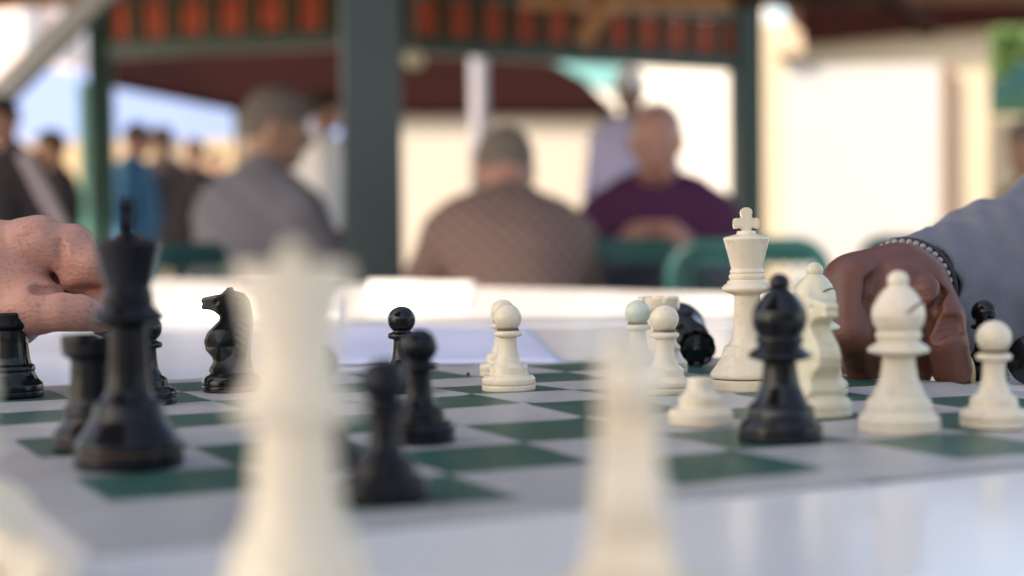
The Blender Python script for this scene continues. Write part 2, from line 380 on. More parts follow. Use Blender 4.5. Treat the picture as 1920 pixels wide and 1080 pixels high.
# knight: profile facing -x, softened
def knight_mesh():
    o = [(-9.5, 9), (-11, 13), (-8.5, 17.5), (-9.5, 20), (-13.2, 24), (-14.3, 29), (-12.2, 34), (-8.2, 38), (-5.2, 41), (-4.8, 43.4), (-8.5, 46.2), (-12, 47.2), (-15.2, 47), (-16, 49), (-14.6, 50.2), (-16.2, 51.8), (-15.2, 54), (-9, 55.2), (-4, 56), (-1.8, 58.2), (2.4, 57.4), (7.2, 56), (10, 52), (11.4, 45), (11.6, 36), (10.4, 26), (9.2, 18), (10.4, 12), (10, 9)]
    bm = bmesh.new(); v = [bm.verts.new((x * .001, -.0058, z * .001)) for x, z in o]; f = bm.faces.new(v)
    r = bmesh.ops.extrude_face_region(bm, geom=[f])
    for e in r['geom']:
        if isinstance(e, bmesh.types.BMVert): e.co.y = .0058
    bmesh.ops.recalc_face_normals(bm, faces=bm.faces[:]); me = bpy.data.meshes.new('k'); bm.to_mesh(me); bm.free()
    ob = link('tmp', me); rm = ob.modifiers.new('r', 'REMESH'); rm.mode = 'VOXEL'; rm.voxel_size = .0006
    sm = ob.modifiers.new('s', 'SMOOTH'); sm.factor = .5; sm.iterations = 14
    dg = bpy.context.evaluated_depsgraph_get(); dg.update(); bodyme = bpy.data.meshes.new_from_object(ob.evaluated_get(dg)); bpy.data.objects.remove(ob)
    bm = bmesh.new(); bm.from_mesh(bodyme)
    for v in bm.verts:                        # widen towards the base, narrow the muzzle, carve mane grooves and the eye
        x, y, z = v.co; zz = z * 1000; xx = x * 1000
        wd = 1.0 + max(0, (26 - zz)) * .045 - max(0, (-6 - xx)) * .045 * (1 if zz > 44 else 0)
        v.co.y = y * wd
        if xx > 4 and 20 < zz < 56 and abs(y) > .003: v.co.y -= math.copysign(.0007 * (0.5 + 0.5 * math.sin(zz * 1.5 + xx * .9)), y)
        d = math.hypot(xx + 6.5, zz - 51.5)
        if d < 1.7: v.co.y -= math.copysign(.0012 * (1 - d / 1.7), y)
        d = math.hypot(xx + 5, zz - 27)
        if d < 9: v.co.y += math.copysign(.0016 * (1 - d / 9), y)
    for f in bm.faces: f.smooth = True
    for sgn in (-1, 1):                       # ears
        r = bmesh.ops.create_cone(bm, segments=10, radius1=.0019, radius2=.0009, depth=.0022, cap_ends=True)['verts']
        bmesh.ops.transform(bm, matrix=Matrix.Translation((-.0002, sgn * .0028, .0585)), verts=r)
    b2 = lathe_mesh('b', roundp(KNB, .5)); bm.from_mesh(b2); me = bpy.data.meshes.new('knight'); bm.to_mesh(me); bm.free(); return me
knight_me = knight_mesh()
ME = {'pawn': (pawn_me, 14.5), 'king': (king_me, 20.3), 'queen': (queen_me, 19.4), 'bishop': (bish_me, 17.3), 'rook': (rook_me, 17.3), 'knight': (knight_me, 16.7)}
kinds = {}
def piece(kind, m, px, yfront, label, rz=0.0, scale=1.0, group=None, loc=None, rot=None):
    me0, r = ME[kind]; key = (kind, m.name)
    if key not in kinds: c = me0.copy(); c.materials.clear(); c.materials.append(m); kinds[key] = c
    o = bpy.data.objects.new(('white_' if m in (IV, IV2, IV3) else 'black_') + kind, kinds[key]); col.objects.link(o)
    if loc is None:
        P = gnd(px, yfront); z = zsurf(P.x, P.y); P = gnd(px, yfront, z); d = Vector((P.x, P.y, 0)).normalized(); P = P + d * r * .001 * scale
        P.z = zsurf(P.x, P.y) + .0002; loc = P
    o.location = loc
    if rot is not None: o.rotation_mode = 'QUATERNION'; o.rotation_quaternion = rot
    else: o.rotation_euler = (random.uniform(-.008, .008), random.uniform(-.008, .008), rz)
    zs = {'king': .955 if m is IV else .985, 'pawn': .965, 'bishop': .935, 'knight': .96}.get(kind, 1.0) if rot is None else 1.0
    o.scale = (scale, scale, scale * zs)
    tag(o, label, 'chess piece', group or ('white chess pieces' if m in (IV, IV2, IV3) else 'black chess pieces'))
    if kind == 'king':
        for nm, q in (('base', kbase_me), ('groove', kgroove_me)):
            c = q.copy(); c.materials.clear(); c.materials.append(GROOVE if nm == 'groove' else m); link(nm, c, None, o)
        c = cross_me.copy(); c.materials.clear(); c.materials.append(m); k = link('cross', c, None, o); k.location = (0, 0, .0884)
    if kind == 'pawn' and m in (IV, IV3) and loc[1] > .6:
        for q in (pg1, pg2): link('grimy_line', q, None, o)
    return o
pg1 = lathe_mesh('grimy_line', [(5.2, 33.0), (5.9, 33.2), (5.9, 34.3), (5, 34.5)]); pg2 = lathe_mesh('grimy_line', [(13.6, 3.1), (14.05, 3.2), (14.05, 3.6), (13.6, 3.7)])
for q in (pg1, pg2): q.materials.append(GROOVE)
piece('king', IV, 1403, 737, 'white king, the tall in-focus piece with a cross on top', rz=.05)
piece('pawn', IV, 954, 738, 'sharp white pawn in front of another at the middle of the mat')
piece('pawn', IV, 944, 709, 'white pawn half hidden behind the sharp white pawn at mid mat')
piece('pawn', IV, 1246, 743, 'white pawn beside the blurred white knight, in front of the white rook')
piece('pawn', IV3, 1197, 716, 'greenish white pawn behind, its head showing left of the white rook')
piece('rook', IV, 1236, 705, 'white rook at the far edge of the mat, mostly behind two pawns', rz=.5)
piece('bishop', BK, 1463, 835, 'black bishop standing in front of white pieces at the right', rz=2.0)
piece('knight', IV2, 1530, 787, 'stained white knight mostly behind the black bishop', rz=1.9)
piece('bishop', IV2, 1528, 745, 'yellowed white bishop touching the dark-skinned hand, behind the knight', rz=-.6)
piece('bishop', IV, 1686, 818, 'white bishop in front of the dark-skinned hand', rz=-.3)
piece('pawn', IV, 1863, 808, 'white pawn in front at the right side of the mat')
piece('pawn', BK, 1845, 716, 'upright black pawn between the thumb and the white pawn')
piece('knight', BK, 436, 738, 'glossy black knight facing left, behind the blurred white queen', rz=-.1)
piece('pawn', BK, 278, 763, 'black pawn half hidden behind the black king')
piece('rook', BK, 22, 750, 'black rook at the left end, in front of the pale hand')
piece('rook', BK2, 180, 853, 'blurred black rook just left of the black king', rz=.3)
piece('king', BK2, 243, 889, 'large black king at the near left of the mat, cross seen edge-on', rz=R(103))
piece('pawn', BK, 755, 741, 'farthest of the middle black pawns, its head above the others')
piece('pawn', BK2, 788, 836, 'middle black pawn of the cluster right of the blurred queen')
piece('pawn', BK2, 722, 954, 'nearest blurred black pawn right of the blurred white queen')
piece('pawn', BK2, 603, 888, 'black pawn almost wholly hidden behind the blurred white queen')
piece('queen', IV, 560, 1262, 'large out-of-focus white queen close to the camera', rz=.2, scale=.99)
piece('knight', IV, 1184, 1215, 'out-of-focus white knight close to the camera seen from the front', rz=R(85), scale=1.15)
# lying pieces
def lying(kind, m, head, base, label, r_head, r_base, spin=0.0):
    """head/base: xy of the two ends on the surface; the axis rises from the thin end to the wide one"""
    a, b_ = Vector((*base, 0)), Vector((*head, 0)); a.z = zsurf(a.x, a.y) + r_base * .001; b_.z = zsurf(b_.x, b_.y) + r_head * .001
    q = (b_ - a).to_track_quat('Z', 'Y') @ Matrix.Rotation(spin, 3, 'Z').to_quaternion()
    return piece(kind, m, 0, 0, label, loc=a, rot=q)
h = gnd(1304, 690); d_ = Vector((h.x - .004, h.y + .076))
lying('queen', BK, (h.x, h.y), (d_.x, d_.y), 'black queen lying on its side, scalloped crown towards the camera', 12.4, 19.4, .2)
h = gnd(1352, 690); lying('pawn', IV2, (h.x + .012, h.y + .01), (h.x + .045, h.y + .045), 'white pawn lying in bright light beyond the white king', 7.6, 14.5)
h = gnd(1925, 724); lying('pawn', BK, (h.x + .03, h.y + .035), (h.x + .004, h.y + .004), 'black pawn lying on its side at the right edge, base towards the camera', 7.6, 14.5)
h = gnd(-36, 1085); piece('bishop', IV2, -80, 1130, 'blurred cream bishop cut off by the left edge, close to the camera')
h = gnd(120, 1160); h3 = gnd(-50, 1100); lying('pawn', IV, (h.x, h.y), (h3.x, h3.y), 'blurred white pawn lying at the near left corner of the table', 7.6, 14.5)
# a short pawn-like stub
STUB = roundp([(14.3, 0), (14.5, 1), (14.5, 5), (13.4, 6.6), (10.2, 7.4), (9.9, 8.6), (9.8, 11.6), (8.6, 13), (6.4, 15), (5.8, 18), (5.6, 20)], .6) + [(5, 20.6), (0, 20.8)]
P = gnd(1321, 812); P.y += .0145; P.z = zsurf(P.x, P.y) + .0002
o = link('white_pawn', lathe_mesh('white_pawn', STUB), IV); o.location = P; tag(o, 'white pawn base without its head, between the white pawn and the black bishop', 'chess piece', 'white chess pieces')
P = gnd(878, 708); bm = bmesh.new(); bmesh.ops.create_icosphere(bm, subdivisions=2, radius=.0011)
for v in bm.verts: v.co += Vector([random.uniform(-.0002, .0002) for _ in range(3)])
me = bpy.data.meshes.new('crumb'); bm.to_mesh(me); bm.free(); o = link('crumb', me, BK); o.location = (P.x, P.y, zsurf(P.x, P.y) + .0007); tag(o, 'tiny black crumb lying on the white square left of the pawns', 'crumb')

# cloth beyond the mat
def sheet(name, corners, hgt, m, label, cat, wav=.004):
    n = 24; vs, fs = [], []
    for a in range(n + 1):
        for b_ in range(n + 1):
            u, v = a / n, b_ / n
            p = (1 - u) * (1 - v) * corners[0] + u * (1 - v) * corners[1] + u * v * corners[2] + (1 - u) * v * corners[3]
            e = min(u, 1 - u, v, 1 - v); z = TZ + .002 + hgt * min(1, e * 5) ** .5 + wav * math.sin(u * 7 + v * 3) * math.cos(v * 5 - u * 2) * min(1, e * 4)
            vs.append((p.x, p.y, z))
    for a in range(n):
        for b_ in range(n):
            q = a * (n + 1) + b_; fs.append((q, q + n + 1, q + n + 2, q + 1))
    o = link(name, mesh(name, vs, fs, True), m); md = o.modifiers.new('s', 'SOLIDIFY'); md.thickness = .001; md.offset = -1
    return tag(o, label, cat)
BAG = mat('lavender_plastic', (.62, .64, .80), .45, .04, 20, .0006, 40)
c4 = [gnd(560, 688), gnd(1058, 684), gnd(985, 616), gnd(560, 618)]
sheet('plastic_bag', [Vector((p.x, p.y, 0)) for p in c4], .004, BAG, 'pale lavender plastic bag lying flat beyond the mat', 'bag')
PAPER_SUNPATCH = mat('white_paper', (.82, .82, .80), .7, .02, 10)
c4 = [gnd(690, 583), gnd(880, 583), gnd(893, 533), gnd(690, 530)]
sheet('paper_sheet', [Vector((p.x, p.y, 0)) for p in c4], .006, PAPER_SUNPATCH, 'white sheet of paper in full sun on the far table', 'paper', .003)  # sun patch on the far table, imitated by a white sheet
c4 = [gnd(300, 600), gnd(640, 598), gnd(640, 560), gnd(300, 565)]
sheet('paper_sheet', [Vector((p.x, p.y, 0)) for p in c4], .010, PAPER_SUNPATCH, 'white paper lying behind the black knight on the far table', 'paper', .003)

# ------------------------------------------------------------------ skin materials
def skin(name, base, spot, rough=.42, spots=.5, wr=.0004, scale=900, dark=(.3, .3, .3)):
    m = bpy.data.materials.new(name); m.use_nodes = True; t = m.node_tree; N = t.nodes; L = t.links; b = N['Principled BSDF']
    tc = N.new('ShaderNodeTexCoord'); co = tc.outputs['Object']
    def noise(s, d=5, ro=.6):
        n = N.new('ShaderNodeTexNoise'); n.inputs['Scale'].default_value = s; n.inputs['Detail'].default_value = d; n.inputs['Roughness'].default_value = ro; L.new(co, n.inputs['Vector']); return n.outputs[0]
    a = N.new('ShaderNodeMix'); a.data_type = 'RGBA'; a.inputs[6].default_value = (*[c * .78 for c in base], 1); a.inputs[7].default_value = (base[0] * 1.2, base[1] * 1.12, base[2] * 1.12, 1); L.new(noise(45), a.inputs[0])
    mr = N.new('ShaderNodeMapRange'); mr.inputs[1].default_value = .57; mr.inputs[2].default_value = .67; mr.inputs[4].default_value = spots
    mu = N.new('ShaderNodeMath'); mu.operation = 'MULTIPLY_ADD'; L.new(noise(70, 3), mu.inputs[0]); mu.inputs[1].default_value = .35; mu.inputs[2].default_value = -.175
    ads = N.new('ShaderNodeMath'); L.new(mu.outputs[0], ads.inputs[0]); L.new(noise(420, 4, .5), ads.inputs[1]); L.new(ads.outputs[0], mr.inputs[0])
    c = N.new('ShaderNodeMix'); c.data_type = 'RGBA'; L.new(mr.outputs[0], c.inputs[0]); L.new(a.outputs[2], c.inputs[6]); c.inputs[7].default_value = (*spot, 1); L.new(c.outputs[2], b.inputs['Base Color'])
    b.inputs['Roughness'].default_value = rough; b.inputs['Subsurface Weight'].default_value = .15; b.inputs['Subsurface Radius'].default_value = (1, .35, .2); b.inputs['Subsurface Scale'].default_value = .004
    vo = N.new('ShaderNodeTexVoronoi'); vo.inputs['Scale'].default_value = scale; vo.feature = 'DISTANCE_TO_EDGE'; L.new(co, vo.inputs['Vector'])
    wv = N.new('ShaderNodeTexWave'); wv.inputs['Scale'].default_value = 95; wv.inputs['Distortion'].default_value = 9; wv.inputs['Detail'].default_value = 3; wv.inputs['Detail Scale'].default_value = 1.6; wv.bands_direction = 'Z'; L.new(co, wv.inputs['Vector'])
    b1 = N.new('ShaderNodeBump'); b1.inputs['Distance'].default_value = wr * .9; b1.inputs['Strength'].default_value = .8; L.new(vo.outputs['Distance'], b1.inputs['Height'])
    b2 = N.new('ShaderNodeBump'); b2.inputs['Distance'].default_value = wr; b2.inputs['Strength'].default_value = .35; L.new(wv.outputs[1], b2.inputs['Height']); L.new(b1.outputs[0], b2.inputs['Normal'])
    L.new(b2.outputs[0], b.inputs['Normal']); return m
SK_PALE = skin('pale_freckled_skin', (.50, .25, .19), (.30, .12, .08), spots=.5)
SK_DARK = skin('dark_brown_skin', (.135, .046, .028), (.085, .030, .020), .42, .3, .00022)
NAIL = mat('nail', (.55, .42, .40), .18, .05, 100)
NAILY = mat('yellowed_nail', (.42, .30, .13), .3, .1, 200)

# ------------------------------------------------------------------ pale hand on the left
def H(px, py, Y): return tuple(at(px, py, Y))
def cap(a, b, ra, rb, k=None): return ('cap', a, b, ra, rb) + ((k,) if k else ())
Y0 = .93
hand = [
    cap(H(-170, 560, Y0 + .03), H(-60, 530, Y0 + .01), .030, .030),            # wrist
    cap(H(-60, 500, Y0), H(40, 462, Y0 - .005), .028, .0155, .014),            # back of the hand to the index knuckle
    cap(H(-60, 540, Y0), H(30, 545, Y0), .030, .022, .014),
    cap(H(-70, 470, Y0 + .03), H(30, 455, Y0 + .03), .022, .0125, .012),
    cap(H(-40, 590, Y0 - .005), H(70, 572, Y0 - .02), .024, .0150, .012),      # thenar mound
    cap(H(72, 452, Y0 - .008), H(78, 448, Y0 - .008), .0125, .0125, .008),     # index MCP
    cap(H(78, 452, Y0 - .008), H(172, 494, Y0 - .012), .0118, .0098, .006),    # index proximal
    cap(H(172, 494, Y0 - .012), H(196, 552, Y0 - .006), .0096, .0085, .004),   # index middle
    cap(H(196, 552, Y0 - .006), H(203, 592, Y0 + .002), .0084, .0066, .004),   # index tip
    cap(H(62, 458, Y0 + .014), H(160, 505, Y0 + .014), .0118, .0095, .004),    # middle finger
    cap(H(160, 505, Y0 + .014), H(170, 560, Y0 + .016), .0094, .0085, .004),
    cap(H(170, 560, Y0 + .016), H(150, 590, Y0 + .012), .0084, .0070, .004),
    cap(H(40, 470, Y0 + .034), H(130, 520, Y0 + .036), .0110, .0090, .004),    # ring finger
    cap(H(130, 520, Y0 + .036), H(138, 570, Y0 + .034), .0088, .0080, .004),
    cap(H(138, 570, Y0 + .034), H(112, 590, Y0 + .026), .0078, .0066, .004),
    cap(H(15, 480, Y0 + .050), H(90, 535, Y0 + .054), .0098, .0080, .004),     # little finger
    cap(H(90, 535, Y0 + .054), H(95, 575, Y0 + .050), .0078, .0068, .004),
    cap(H(95, 575, Y0 + .050), H(72, 590, Y0 + .042), .0068, .0058, .004),
    cap(H(60, 578, Y0 - .022), H(118, 580, Y0 - .026), .0140, .0112, .006),    # thumb
    cap(H(118, 580, Y0 - .026), H(150, 582, Y0 - .024), .0112, .0108, .004),
    cap(H(150, 582, Y0 - .024), H(188, 596, Y0 - .016), .0106, .0082, .004),
    cap(H(-20, 610, Y0 - .002), H(25, 606, Y0 - .006), .018, .012, .010),      # heel of the hand
    cap(H(136, 462, Y0 - .006), H(150, 515, Y0 - .008), .0128, .0112, .004),
    ('ell', H(168, 546, Y0 - .018), (.013, .010, .0036), None, 'sub'),
    ('cap', H(112, 460, Y0 - .0205), H(114, 535, Y0 - .0210), .0022, .0040, 'sub'),
    ('cap', H(70, 545, Y0 - .030), H(135, 548, Y0 - .026), .0034, .0040, 'sub'),
    ('cap', H(20, 455, Y0 - .0255), H(60, 436, Y0 - .0235), .0020, .0020, 'sub'),
]
T1 = empty('person', at(-170, 560, Y0 + .03)); T1.location.z = 0; tag(T1, "person's pale freckled hand reaching in from the left holding a black piece", 'person')
def parented(o, root):
    o.parent = root; o.matrix_parent_inverse = Matrix.Translation(root.location).inverted(); return o
hm = sdf_mesh('hand', hand, .0012, .008)
h1 = parented(link('hand', hm, SK_PALE), T1)
def nail(name, c, rad, nrm, up, m, root):
    bm = bmesh.new(); bmesh.ops.create_uvsphere(bm, u_segments=20, v_segments=12, radius=1)
    n = Vector(nrm).normalized(); u = Vector(up); u = (u - n * u.dot(n)).normalized(); s_ = u.cross(n)
    M = Matrix(((s_.x * rad[0], u.x * rad[1], n.x * rad[2], c[0]), (s_.y * rad[0], u.y * rad[1], n.y * rad[2], c[1]), (s_.z * rad[0], u.z * rad[1], n.z * rad[2], c[2]), (0, 0, 0, 1)))
    bmesh.ops.transform(bm, matrix=M, verts=bm.verts); me = bpy.data.meshes.new(name); bm.to_mesh(me); bm.free()
    me.polygons.foreach_set('use_smooth', [True] * len(me.polygons)); return parented(link(name, me, m), root)
n1_ = nail('thumbnail', H(183, 588, Y0 - .0245), (.0056, .0070, .0024), (.15, -.85, .5), (1, .1, -.3), NAIL, T1); n1_.matrix_parent_inverse = Matrix.Identity(4); n1_.parent = h1
WOOL = mat('grey_jersey', (.165, .168, .195), .95, .12, 60, .0012, 700, spec=.2)
sl1 = sdf_mesh('sleeve', [cap(H(-250, 575, Y0 + .05), H(-520, 700, Y0 + .12), .042, .055)], .004, .01); parented(link('sleeve', sl1, WOOL), T1)
# the black piece it holds: a pawn
hp = at(214, 560, Y0 + .004)
piece('pawn', BK, 0, 0, 'black pawn pinched between thumb and finger of the pale hand', loc=Vector((hp.x + .002, hp.y, hp.z - .022)), rot=Matrix.Rotation(R(12), 3, 'Y').to_quaternion())

# ------------------------------------------------------------------ dark hand on the right
Y1 = .945
def HD(cx, cy, Y): return H(1500 + cx / 3.375, 430 + cy / 3.375, Y)
rh = [
    cap(HD(860, 380, Y1 + .085), HD(680, 392, Y1 + .035), .0235, .0240),                # forearm end, wrist
    cap(HD(670, 372, Y1 + .026), HD(390, 392, Y1 + .016), .0215, .0190, .014),         # back of the hand
    cap(HD(600, 300, Y1 + .020), HD(330, 340, Y1 + .012), .0180, .0160, .012),
    cap(HD(345, 370, Y1 + .004), HD(335, 650, Y1 - .010), .0165, .0122, .006),         # index, first bone
    cap(HD(335, 660, Y1 - .010), HD(400, 870, Y1 + .010), .0120, .0098, .005),         # index, second bone folded under
    cap(HD(400, 870, Y1 + .010), HD(500, 900, Y1 + .024), .0094, .0080, .004),
    cap(HD(470, 420, Y1 + .010), HD(440, 690, Y1 + .010), .0150, .0118, .004),         # middle
    cap(HD(440, 690, Y1 + .010), HD(500, 885, Y1 + .024), .0112, .0092, .004),
    cap(HD(500, 885, Y1 + .024), HD(600, 900, Y1 + .034), .0090, .0076, .004),
    cap(HD(520, 460, Y1 + .026), HD(540, 700, Y1 + .032), .0140, .0110, .004),         # ring
    cap(HD(540, 700, Y1 + .032), HD(600, 890, Y1 + .040), .0106, .0086, .004),
    cap(HD(300, 420, Y1 + .034), HD(300, 700, Y1 + .040), .0130, .0100, .004),         # little finger, behind
    cap(HD(300, 700, Y1 + .040), HD(340, 900, Y1 + .044), .0096, .0078, .004),
    ('ell', HD(640, 470, Y1 + .002), (.0185, .0150, .0250), None, .004),               # fleshy web
    cap(HD(640, 560, Y1 + .006), HD(725, 780, Y1 + .014), .0130, .0095, .003),         # curled finger tip between
    cap(HD(725, 780, Y1 + .014), HD(752, 900, Y1 + .016), .0093, .0080, .002),
    cap(HD(772, 352, Y1 + .012), HD(890, 570, Y1 - .006), .0158, .0140, .006),         # thumb
    cap(HD(890, 570, Y1 - .006), HD(925, 720, Y1 - .012), .0138, .0120, .002),
    cap(HD(925, 720, Y1 - .012), HD(960, 882, Y1 - .008), .0122, .0114, .002),
    cap(HD(800, 380, Y1 - .008), HD(825, 470, Y1 - .010), .0078, .0070, .0045),        # pinched fold at the thumb
    ('cap', HD(515, 255, Y1 - .0050), HD(455, 340, Y1 - .0095), .0026, .0036, 'sub'),
    ('cap', HD(455, 340, Y1 - .0095), HD(438, 460, Y1 - .0115), .0036, .0040, 'sub'),
    ('cap', HD(438, 460, Y1 - .0115), HD(468, 640, Y1 - .0110), .0040, .0050, 'sub'),
    ('cap', HD(845, 330, Y1 - .0045), HD(890, 400, Y1 - .0075), .0016, .0022, 'sub'),
    ('cap', HD(890, 400, Y1 - .0085), HD(850, 510, Y1 - .0165), .0022, .0028, 'sub'),
    ('cap', HD(850, 510, Y1 - .0170), HD(800, 600, Y1 - .0140), .0028, .0040, 'sub'),
    ('cap', HD(800, 600, Y1 - .0120), HD(795, 780, Y1 - .0080), .0036, .0040, 'sub'),
] + [('cap', HD(850 + 6 * q, 575 + 26 * q, Y1 - .0215), HD(985 + 5 * q, 560 + 24 * q, Y1 - .0175 - .0004 * q), .0010, .0007, 'sub') for q in range(5)]
T2 = empty('person', at(1960, 560, 1.05)); T2.location.z = 0; tag(T2, "person's dark brown hand in a grey sleeve set down among the white pieces", 'person')
h2 = parented(link('hand', sdf_mesh('hand', rh, .0010, .008), SK_DARK), T2)
n2 = nail('thumbnail', HD(1076, 893, Y1 - .006), (.0062, .0092, .0030), (.95, -.15, .12), (.3, 0, -1), NAILY, T2); n2.matrix_parent_inverse = Matrix.Identity(4); n2.parent = h2
# sleeve and beaded bracelet
slv = [cap(HD(690, 385, Y1 + .046), HD(1260, 300, Y1 + .135),   .0325, .044), cap(HD(1260, 300, Y1 + .135), HD(1900, 40, Y1 + .22), .044, .060, .03), cap(HD(1900, 40, Y1 + .22), HD(2900, -500, Y1 + .34), .060, .075, .03),
       cap(HD(1500, 380, Y1 + .15), HD(2400, 200, Y1 + .22), .038, .055, .03)]
rc = Vector(HD(645, 392, Y1 + .034)); rd = (Vector(HD(960, 345, Y1 + .10)) - rc).normalized()
slv.append(('cap', tuple(rc - rd * .0605), tuple(rc - rd * .060), .070, .070, 'sub')); slv.append(('cap', tuple(rc), tuple(rc + rd * .012), .0275, .0275, 'sub'))
folds = lambda X, Y, Z: .0013 * np.sin(X * 150 + Z * 110 + 2 * np.sin(Y * 60)) * np.sin(Z * 80 + X * 35) + .0007 * np.sin(X * 330 - Y * 120 + 2.5 * np.sin(Z * 90))
parented(link('sleeve', sdf_mesh('sleeve', slv, .0016, .012, warp=folds), WOOL), T2)
e1 = rd.orthogonal().normalized(); e2 = rd.cross(e1)
DK = mat('dark_cuff_ribbing', (.03, .03, .035), .9, .2, 90)
rb = MB(); rb.tube([rc + rd * .006 + (e1 * math.cos(t_) + e2 * math.sin(t_)) * .0303 for t_ in np.linspace(0, 2 * math.pi, 60, endpoint=False)], .0017, 8, True)
parented(rb.build('cuff', DK, None, True), T2)
bd = MB()
for k in range(42):
    a = 2 * math.pi * k / 42; p = rc + rd * .0015 + (e1 * math.cos(a) + e2 * math.sin(a)) * .0291
    r = bmesh.ops.create_uvsphere(bd.bm, u_segments=12, v_segments=8, radius=.0020)['verts']; bmesh.ops.translate(bd.bm, vec=p, verts=r)
brc = bd.build('bracelet', mat('pale_bead', (.30, .28, .26), .25, .1, 50), None, True); tag(brc, 'pale beaded bracelet on the dark wrist at the sleeve edge', 'bracelet')

# ------------------------------------------------------------------ people in the background
def fig_mat(name, c, **k): return mat(name, c, .9, .1, 10, .002, 60, spec=.2, **k)
def person(label, X, Yp, rz, skin_m, shirt_m, trouser_m, hair_m, seated=True, lean=.25, headdrop=.25, scale=1.0, armf=.42, bald=False, headyaw=0.0, cap_m=None, headdx=0.0):
    root = empty('person', (X, Yp, 0), rz); root.scale = (scale,) * 3; tag(root, label, 'person', 'people in the background')
    hz = .50 if seated else .93; V3 = Vector
    hip = V3((0, 0, hz)); up = V3((0, math.sin(lean), math.cos(lean))); sh = hip + up * .47; nk = sh + up * .06
    hd = nk + V3((headdx, math.sin(lean + headdrop) * .13, math.cos(lean + headdrop) * .13)) + V3((0, .02, .02))
    hr = Matrix.Rotation(headyaw, 3, 'Z') @ Matrix.Rotation(-(lean * .4 + headdrop), 3, 'X')
    def loc(x, y, z): return tuple(hd + hr @ V3((x, y, z)))
    arms = []
    for s_ in (-1, 1):
        S_ = sh + V3((s_ * .185, 0, -.055)); 
        E_ = S_ + (V3((s_ * .07, .13, -.24)) if seated else V3((s_ * .05, -.02, -.28)))
        W_ = (V3((s_ * .10, sh.y + armf, .80)) if seated else E_ + V3((s_ * .0, .08, -.24)))
        arms.append((S_, E_, W_))
    body = [('ell', tuple(hd + V3((0, 0, 0))), (.075, .095, .112), hr), cap(loc(0, -.02, -.06), tuple(sh - up * .02), .056, .062),
            ('ell', loc(0, .055, -.065), (.048, .042, .045), hr), ('ell', loc(0, .098, -.012), (.013, .020, .022), hr), ('ell', loc(.078, -.005, -.01), (.012, .02, .032), hr), ('ell', loc(-.078, -.005, -.01), (.012, .02, .032), hr),
            ('ell', loc(.032, .096, .018), (.014, .010, .010), hr, 'sub'), ('ell', loc(-.032, .096, .018), (.014, .010, .010), hr, 'sub'), ('ell', loc(0, .102, -.060), (.024, .008, .005), hr, 'sub')]
    for (S_, E_, W_) in arms:
        d = (W_ - E_).normalized(); body += [cap(tuple(S_), tuple(E_), .04, .036), cap(tuple(E_), tuple(W_), .036, .026)]
        for q in range(4): 
            o_ = V3(((q - 1.5) * .019, 0, 0)); body.append(cap(tuple(W_ + d * .03 + o_), tuple(W_ + d * .15 + o_ + V3((0, 0, -.02))), .011, .008, .008))
        body.append(cap(tuple(W_), tuple(W_ + d * .075), .03, .036)); body.append(cap(tuple(W_ + d * .03), tuple(W_ + d * .08 + V3((.05 * (-1 if S_.x > 0 else 1), 0, 0))), .013, .010, .008))
    body.append(cap(tuple(sh - up * .05), tuple(hip + up * .08), .11, .11))
    link('body', sdf_mesh('body', body, .0085, .018), skin_m, root)
    # shirt
    st = [cap(tuple(hip + up * .05), tuple(hip + up * .30), .155, .165, .08), ('ell', tuple(sh - up * .10), (.205, .125, .13), Matrix.Rotation(-lean, 3, 'X'), .08), cap(tuple(sh + V3((-.155, 0, -.045))), tuple(sh + V3((.155, 0, -.045))), .066, .066, .09), cap(tuple(sh + V3((-.08, -.01, .0))), tuple(sh + V3((.08, -.01, .0))), .066, .066, .09),
          cap(tuple(sh), tuple(nk), .082, .07, .04), ('ell', tuple(hip + up * .12 + V3((0, .05, 0))), (.16, .14, .15), None, .08)]
    for (S_, E_, W_) in arms: st += [cap(tuple(S_), tuple(E_), .066, .056, .04), cap(tuple(E_), tuple(E_ + (W_ - E_) * .8), .056, .045, .03)]
    st.append(cap(tuple(nk + up * .01 + V3((0, .025, .02))), tuple(nk + up * .1 + V3((0, .09, .05))), .055, .05, 'sub'))
    link('shirt', sdf_mesh('shirt', st, .011, .05, warp=lambda X_, Y_, Z_: .004 * np.sin(X_ * 31 + Z_ * 22 + 2 * np.sin(Y_ * 17)) * np.sin(Z_ * 27 + Y_ * 19)), shirt_m, root)
    # collar
    # trousers
    tr = []
    for s_ in (-1, 1):
        if seated: tr += [cap((s_ * .09, 0, hz), (s_ * .12, .44, .50), .095, .07), cap((s_ * .12, .44, .50), (s_ * .12, .40, .10), .068, .052)]
        else: tr += [cap((s_ * .09, 0, .90), (s_ * .11, .02, .5), .10, .068), cap((s_ * .11, .02, .5), (s_ * .12, 0, .09), .066, .055)]
    tr.append(cap((-.06, 0, hz), (.06, 0, hz), .13, .13))
    link('trousers', sdf_mesh('trousers', tr, .014, .04), trouser_m, root)
    for s_ in (-1, 1):
        fy = .40 if seated else 0
        link('shoe', sdf_mesh('shoe', [cap((s_ * .12, fy - .03, .045), (s_ * .125, fy + .15, .035), .045, .036)], .009, .02), BLACKSHOE, root)
    if hair_m is not None:
        hh = [('ell', loc(0, -.022, .022), (.082, .092, .100), hr)]
        if not bald: hh += [('ell', loc(0, -.005, .045), (.080, .098, .082), hr)]
        hh += [('ell', loc(0, .075, -.03), (.085, .062, .085), hr, 'sub')]
        if bald: hh += [('ell', loc(0, .02, .09), (.085, .10, .072), hr, 'sub')]
        link('hair', sdf_mesh('hair', hh, .0065, .012, warp=lambda X_, Y_, Z_: .0022 * np.sin(X_ * 190 + 3 * np.sin(Z_ * 70)) * np.sin(Z_ * 160 + Y_ * 120)), hair_m, root)
